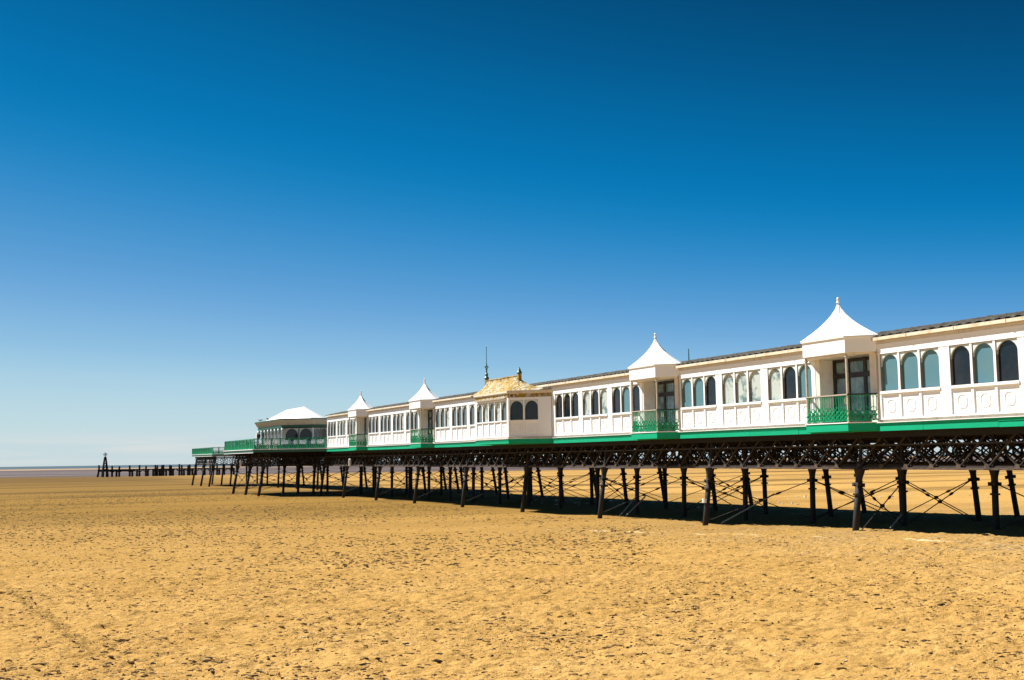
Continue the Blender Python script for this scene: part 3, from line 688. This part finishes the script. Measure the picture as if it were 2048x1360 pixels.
mb=MB(); mb.prism(kpoly(.012)+[(30.3,72.3),(30.3,63.24)],3.50,3.719); part('stained_frieze',mb,lich,kio)
mb=MB(); mb.prism(kpoly(.03)+[(30.3,72.3),(30.3,63.24)],3.722,3.78); mb.prism(kpoly(.10)+[(30.3,72.45),(30.3,63.1)],3.783,3.90); part('gutter',mb,cream,kio)
mb=MB()
for i in range(22): mb.box(27.93,28.09,65.5+i*.21,65.62+i*.21,3.44+.008*(i%2),3.50+.012*((i*7)%3))
mb.box(28.0,28.09,65.4,70.1,3.50,3.54); part('awning_batten',mb,tarp,kio)
mb=MB(); base=[(28.12,66.2),(28.12,71.2),(29.0,73.4),(30.3,73.8),(31.0,71),(31.0,66),(30.2,63.9),(29.3,64.3)]
A_,B_=(29.25,66.15),(29.25,71.2)
rid=[(29.2,66.2),(29.2,71.1),(29.22,71.2),(29.28,71.2),(29.3,71.1),(29.3,66.2),(29.28,66.1),(29.22,66.1)]
n_=12; vs=[];fs=[];k=8
for i in range(n_+1):
    t=i/n_; s_=(1-t)**2.0
    for (bx,by),(rx,ry) in zip(base,rid): vs.append((rx+(bx-rx)*s_,ry+(by-ry)*s_,3.92+(4.90-3.92)*t))
for i in range(n_):
    for j in range(k): fs.append((i*k+j,i*k+(j+1)%k,(i+1)*k+(j+1)%k,(i+1)*k+j))
fs.append(tuple(n_*k+j for j in range(k))); mb.add(vs,fs)
mb.box(29.17,29.33,66.1,71.2,4.88,4.94)
part('concave_roof',mb,lich,kio)
mb=MB(); mb.prism([(28.2,65.3),(28.2,70.4),(29.4,72.8),(32,72.8),(32,63.4),(29.9,63.4)],3.902,3.925); mb.box(29.5,29.9,63.3,65.2,3.93,4.03); part('flat_roof',mb,tarp,kio)
mb=MB(); mb.box(-.10,.10,-.10,.10,-.25,.12); part('finial_plinth',mb,lich,kio,at=(29.25,66.05,4.9)); 
mb=MB(); mb.lathe([(.16,.12),(.17,.18),(.09,.30),(.10,.34),(.05,.42),(.015,.5)],n=8); part('finial',mb,greend,kio,at=(29.25,66.05,4.9))
mb=MB(); mb.box(-.10,.10,-.10,.10,-.25,.12); part('finial_plinth',mb,lich,kio,at=(29.25,71.25,4.9))
mb=MB(); mb.lathe([(.16,.12),(.17,.18),(.08,.30),(.12,.42),(.05,.52),(.045,.72),(.09,.80),(.04,.88),(.035,1.0),(.022,1.2),(.016,2.15)],n=8)
for s_ in (-1,1):
    mb.tube([(0,0,.86),(0,s_*.12,.80),(0,s_*.2,.86)],.022,5); mb.tube([(0,s_*.2,.86),(0,s_*.2,.95),(0,s_*.12,.95)],.022,5)
    mb.tube([(0,0,.86),(s_*.16,0,.9)],.02,5)
mb.sphere((0,0,2.17),.035,.035,.035); part('mast',mb,greend,kio,at=(29.25,71.25,4.9))

mb=MB(); mb.lathe([(.035,4.2),(.03,4.9),(.02,5.45)],(33,52.9,0),8); mb.box(32.9,33.1,52.8,53.0,4.2,4.3)
single('rooftop_mast',mb,greend,'thin green mast standing behind the gallery roof, right of the second spire','mast',base=(33,52.9,4.3))
bpy.data.objects['rooftop_mast'].location.z+=SLOPE*52.9

# ------------------------------------------------------------ railings of the sea-end platform
def railing(name,label,pts,steps,group=None):
    t=thing(name,label,'railing',(*pts[0],1.12),group)
    for (p,q,step) in zip(pts[:-1],pts[1:],steps):
        P=Vector((*p,0));Q=Vector((*q,0)); d=Q-P; Lg=d.length; n=max(1,int(round(Lg/step))); e=Lg/n; ang=math.atan2(d.y,d.x)
        me=balus(e-.07,step=.12).mesh('railing_panel',greenr)
        for i in range(n):
            c_=P+d.normalized()*(i*e+.035); o=part('railing_panel',me,None,t,at=(c_.x,c_.y,1.12)); o.rotation_euler=(0,0,ang)
            c_=P+d.normalized()*(i*e); mb=MB(); mb.box(-.04,.04,-.04,.04,0,1.03); o=part('post',POST,None,t,at=(c_.x,c_.y,1.12)); o.rotation_euler=(0,0,ang)
        mb=MB(); mb.box(0,Lg,-.045,.045,1.0,1.05); o=part('handrail',mb,greenr,t,at=(P.x,P.y,1.12)); o.rotation_euler=(0,0,ang)
    return t
mb=MB(); mb.box(-.06,.06,-.05,.05,0,1.03); POST=mb.mesh('post',greenl)
railing('green_railing','emerald green cast railing round the wide platform by the white roofed shelter',[(29.9,114.2),(24.2,119.95),(24.2,135.9),(29,140.8)],(1.0,2.0,2.0))
railing('green_railing','lower bright green railing round the furthest pier head, left end',[(34.4,188.5),(32.1,190.85),(32.1,211.4),(35.5,214.8)],(1.1,2.2,1.1))
mb=MB(); mb.beam((36.6,186.2,1.62),(34.5,188.4,1.62),.06,.95); 
for k in range(12):
    q=k/11; mb.box(36.55-2.05*q-.03,36.55-2.05*q+.03,186.15+2.2*q-.09,186.15+2.2*q-.03,1.12,2.12+.03*(k%3))
single('brown_screen',mb,brownp,'brown slatted screen beside the lower green railing at the pier head','screen',base=(35.5,187.3,1.1)).location.z+=SLOPE*187
bpy.data.objects['brown_screen'].name='brown_screen'

# ------------------------------------------------------------ octagonal shelter
she=thing('white_roofed_shelter','cream and green octagonal shelter with a white hipped roof on the platform','building',(30.6,127.7,1.05))
EV=[(27,121.6),(27,133.7),(29.8,136.5),(31.8,136.5),(34.6,133.7),(34.6,121.6),(31.8,118.8),(29.8,118.8)]
EVs=1 if area(EV)>0 else -1
ins=lambda d: inset(EV,-EVs*d)
mb=MB(); fl=ins(.0)
def flare(pa,za,pb,zb,mb):
    k=len(pa); mb.add([(*p,za) for p in pa]+[(*p,zb) for p in pb],[(i,(i+1)%k,k+(i+1)%k,k+i) for i in range(k)])
flare(ins(.38),3.55,ins(.24),3.72,mb); flare(ins(.24),3.72,ins(.02),4.08,mb); part('coved_soffit',mb,cream,she)
mb=MB(); mb.prism(ins(.0),4.08,4.19); part('green_gutter',mb,greend,she)
mb=MB(); mb.prism(ins(.34),3.30,3.545); part('green_frieze',mb,greend,she)
mb=MB(); ri=[(29.68,121.9),(29.68,129.9),(29.70,129.95),(29.72,129.95),(29.74,129.9),(29.74,121.9),(29.72,121.85),(29.70,121.85)]
flare([(27.8,121.9),(27.8,133.2),(29.9,135.3),(31.4,135.3),(32.2,133.2),(32.2,121.9),(31.2,119.9),(29.9,119.8)],4.195,ri,5.44,mb); mb.add([(*p,5.44) for p in ri],[tuple(range(8))]); part('roof',mb,spirem,she)
shw=mat('shelter_cream_paint',(.80,.74,.60),.5,((.6,.5,.34),2,.5,.8))
mb=MB(); mb.prism(ins(.95),1.05,3.235); part('inner_wall',mb,shw,she)
# arcade on the perimeter: columns and arched lights
cc=ins(.42)
def arc_face(p,q,n,kinds):
    P=Vector((*p,0));Q=Vector((*q,0)); d=Q-P; Lg=d.length; du=d.normalized(); e=(Lg-.3)/n; nin=Vector((-du.y,du.x,0))
    ang=math.atan2(d.y,d.x)
    wm=winmesh(e-.14,1.9,3.22).mesh('window_frame',creamw); sm=spmesh(e-.14,1.9,3.22) if e<2.6 else None
    for i in range(n):
        c_=P+du*(.15+e*(i+.5))+nin*.2; w=part('window',wm,None,she,at=(c_.x,c_.y,1.9)); w.rotation_euler=(0,0,ang+PI/2)
        if sm is not None: sub('arch_panel',sm.mesh('arch_panel',creamw),None,w)
        sub('pane',panemesh(kinds[i%len(kinds)],e-.14,1.9,3.22),None,w)
    mb=MB(); mb.box(0,Lg,.12,.25,1.12,1.9); o=part('dado',mb,creamw,she,at=(P.x,P.y,0)); o.rotation_euler=(0,0,ang)
nE=len(cc)
order=[(1,0),(0,7),(7,6),(2,1)]
for a,b in order:
    n_=1 if (a,b)==(1,0) else 2
    if (a,b)==(1,0): continue
    arc_face(cc[a],cc[b],2,[P_D,P_D] if (a,b)==(0,7) else [P_G,P_D])
cm=MB(); cm.lathe([(.11,0),(.11,.3),(.085,.35),(.075,1.75),(.11,1.85),(.14,2.12)],n=10); CMs=cm.mesh('column',whitec,smooth=True)
for y in np.linspace(cc[0][1],cc[1][1],8): part('column',CMs,None,she,at=(cc[0][0],y,1.12))
for i in (2,6,7): part('column',CMs,None,she,at=(cc[i][0],cc[i][1],1.12))
for i,y in enumerate(np.linspace(cc[0][1]+1.4,cc[1][1]-1.4,4)):
    wm=winmesh(.8,1.3,3.1).mesh('window_frame',creamw); w=part('window',wm,None,she,at=(27.86,y,1.3)); sub('pane',panemesh(P_D if i%2 else P_G,.8,1.3,3.1),None,w)
mb=MB()
for i,y in enumerate(np.linspace(cc[0][1],cc[1][1],8)):
    if i: 
        y0=yp_; 
        for s_ in (0,1): mb.beam((cc[0][0],y0+.1 if s_==0 else y-.1,2.7),(cc[0][0],(y0+y)/2,3.22),.05,.05)
    yp_=y
part('fretwork',mb,greend,she)

# benches behind the railing
def bench(x,y,rz,label):
    t=thing('bench',label,'bench',(x,y,1.05),'white benches on the platform')
    mb=MB()
    for k in range(3): mb.box(-.75,.75,-.22+k*.16,-.08+k*.16,.43,.47)
    part('seat',mb,plas,t,at=(x,y,1.05)); mb=MB()
    for k in range(3): mb.box(-.75,.75,.24,.28,.55+k*.14,.66+k*.14)
    part('backrest',mb,plas,t,at=(x,y,1.05))
    for s_ in (-.6,.6):
        mb=MB(); mb.beam((s_,-.2,0),(s_,0,.43),.06,.05); mb.beam((s_,.24,0),(s_,.02,.43),.06,.05); mb.beam((s_,.2,.43),(s_,.27,.96),.05,.05); part('leg',mb,plas,t,at=(x,y,1.05))
    t.rotation_euler=(SLOPE,0,rz)
BP=[(26.0,119.4),(27.0,118.4),(28.0,117.4),(29.0,116.4)]
for (x,y),lb in zip([(25.6,120.6),(26.9,119.2),(28.2,117.9),(29.6,116.5)],['white bench behind the railing at its corner','white bench behind the railing, second from its corner','white bench behind the railing, third from its corner','white bench behind the railing nearest the gallery wall']):
    bench(x,y,R(-45),lb)
lb=thing('lifebuoy_board','white board with a dark round lifebuoy case on the corner of the platform railing','lifebuoy',(24.5,119.9,1.05))
mb=MB(); mb.box(24.45,24.55,119.88,119.98,1.12,2.72); mb.box(24.40,24.46,119.75,120.1,2.2,2.72); part('post',mb,plas,lb)
mb=MB(); mb.lathe([(.02,0),(.2,.0),(.24,.06),(.24,.12),(.2,.18),(.02,.18)],n=14); mb.v=[(x*.75,y*1.1,z) for x,y,z in mb.v]; o=part('case',mb,doorm,lb,at=(24.62,119.72,2.42)); o.rotation_euler=(R(90),0,R(-20))

# gulls on the shelter gutter
def gull(x,y,z,rz,label):
    t=thing('gull',label,'gull',(x,y,z),'gulls perched on the shelter')
    mb=MB(); mb.sphere((0,0,.17),.19,.085,.085,10,8); mb.sphere((.15,0,.28),.06,.05,.055); mb.tube([(.1,0,.19),(.15,0,.27)],[.07,.045],8)
    part('body',mb,birdw,t,at=(x,y,z),smooth=True)
    mb=MB(); mb.sphere((-.08,0,.20),.22,.095,.06,10,8); mb.tube([(-.2,0,.19),(-.36,0,.17)],[.045,.012],6); part('wings',mb,birdg,t,at=(x,y,z),smooth=True)
    mb=MB(); mb.tube([(.2,0,.28),(.27,0,.27)],[.018,.006],6); part('beak',mb,birdk,t,at=(x,y,z))
    for s_ in (-.03,.03): mb=MB(); mb.tube([(0,s_,0),(0,s_,.12)],.009,5); part('leg',mb,birdk,t,at=(x,y,z))
    t.rotation_euler=(SLOPE,0,rz)
gull(27.05,131.0,4.19,R(150),'gull perched on the left end of the shelter gutter')
gull(27.05,126.9,4.19,R(40),'gull perched on the shelter gutter at the foot of the white roof')

# ------------------------------------------------------------ markers and notices on the ironwork
for x,y,z,lab in ((30.3,106.9,-.62,'white upright drum under the gallery among the girders'),(24.9,130.4,-.62,'white upright tube under the wide platform'),(32.0,194.2,-.5,'small white tube under the furthest pier head')):
    mb=MB(); mb.lathe([(.10,0),(.125,.03),(.125,.62),(.09,.66),(.02,.68)],n=12); mb.lathe([(.135,.1),(.135,.13)],n=12)
    o=single('white_tube_marker',mb,plas,lab,'marker','white markers under the deck'); o.location=RX@Vector((x,y,z))
for x,y,z,w,h,lab in ((30.20,47.35,-2.10,.13,.19,'white notice tied round the raking column under the second spire'),(30.2,67.9,-2.05,.13,.10,'small pale notice on the column below the middle bay')):
    t=thing('column_notice',lab,'notice',(x,y,z),'notices on the columns')
    mb=MB()
    vs=[];fs=[]
    for i in range(5):
        a=R(180+60-30*i+20)
        for zz in (-h/2,h/2): vs.append((.142*math.cos(a),.142*math.sin(a),zz))
    for i in range(4): fs.append((2*i,2*i+2,2*i+3,2*i+1))
    mb.add(vs,fs); part('plate',mb,plas,t,at=(x,y,z))
    mb=MB(); mb.lathe([(.137,-.02),(.137,.02)],n=12); part('strap',mb,doorm,t,at=(x,y,z))

# ------------------------------------------------------------ ruined jetty far out
jet=bpy.data.objects.new('ruined_jetty',None); COL.objects.link(jet); jet.location=(48,421,-3.85); BASE['ruined_jetty']=Vector((48,421,-3.85))
tag(jet,'row of black timber piles of a ruined jetty on the far sand','jetty')
def xat(px,Y=421.):      # pixel column of the photograph -> X on the jetty's line
    a=yaw+math.atan((px-1024)/2400/math.cos(pitch)); return Y*math.tan(a)
PX=[(203,934,1),(229,934,0),(243,933.5,0),(264,932.5,0),(283,932,0),(296,932,0),(314.5,931.5,0),(318.5,931.5,0),(327,931,0),(331,931,0),(343,931,0),(346,931,0),(362,930.5,0),(367,930.5,0),(379,930,0),(383,930,0)]
for k in range(6): PX.append((395+k*14,930,0))
for i,(px,_,lean) in enumerate(PX):
    X=xat(px); mb=MB(); h=3.75-.12*(i%3)+(.2 if i%4==0 else 0); dx=.55 if lean else 0
    mb.tube([(-dx,0,-.5),(0,0,h*.6),(.05*((i%3)-1),0,h)],[.36,.33,.28],7); part('pile',mb,oldw,jet,at=(X,421+.4*(i%2),-3.85))
    if i>1 and (i<7 or i%2):
        mb=MB(); mb.tube([(0,0,-.5),(0,0,2.3)],[.36,.34],7); part('pile_stump',mb,oldw,jet,at=(X+.75*(1 if i%2 else -1),420.6+.8*(i%3),-3.85))
mb=MB(); mb.box(xat(200),xat(470),420.7,421.3,-3.85+2.15,-3.85+2.5); mb.box(xat(200),xat(275),420.2,420.65,-3.85+1.75,-3.85+2.2)
for px,_,l in PX[1:]:
    X=xat(px)
    for s_ in (-1,1): mb.beam((X,420.6,-3.85+1.4),(X+s_*1.1,420.6,-3.85+2.2),.3,.3)
part('beam',mb,oldw,jet)
XB=xat(214.8,420); bea=bpy.data.objects.new('beacon_tower',None); COL.objects.link(bea); bea.location=(XB,420,-3.85); BASE['beacon_tower']=Vector((XB,420,-3.85))
tag(bea,'slim black lattice beacon with a ball shaped topmark, by the left end of the jetty','beacon')
mb=MB()
for sx_ in (-1,1):
    for sy_ in (-1,1): mb.tube([(sx_*.75,sy_*.75,-.5),(sx_*.6,sy_*.6,2.6),(sx_*.18,sy_*.18,6.6)],[.45,.36,.22],6)
for z,w in ((2.6,.6),(3.8,.46),(5.0,.34)):
    for s_ in (-1,1): mb.beam((-w,s_*w,z),(w,s_*w,z),.14,.14); mb.beam((s_*w,-w,z),(s_*w,w,z),.14,.14); mb.beam((-w,s_*w,z),(w*.75,s_*w*.75,z+1.2),.12,.12)
mb.lathe([(.2,6.5),(.12,6.9)],n=8); part('frame',mb,oldw,bea,at=(XB,420,-3.85))
mb=MB(); mb.ring((0,7.45),.55,.42,-.08,.08,12,'y'); mb.ring((0,7.45),.55,.42,-.08,.08,12,'x'); mb.beam((-.75,0,7.45),(.75,0,7.45),.1,.1); mb.beam((0,0,6.8),(0,0,8.1),.1,.1,(0,1,0)); part('topmark',mb,oldw,bea,at=(XB,420,-3.85))
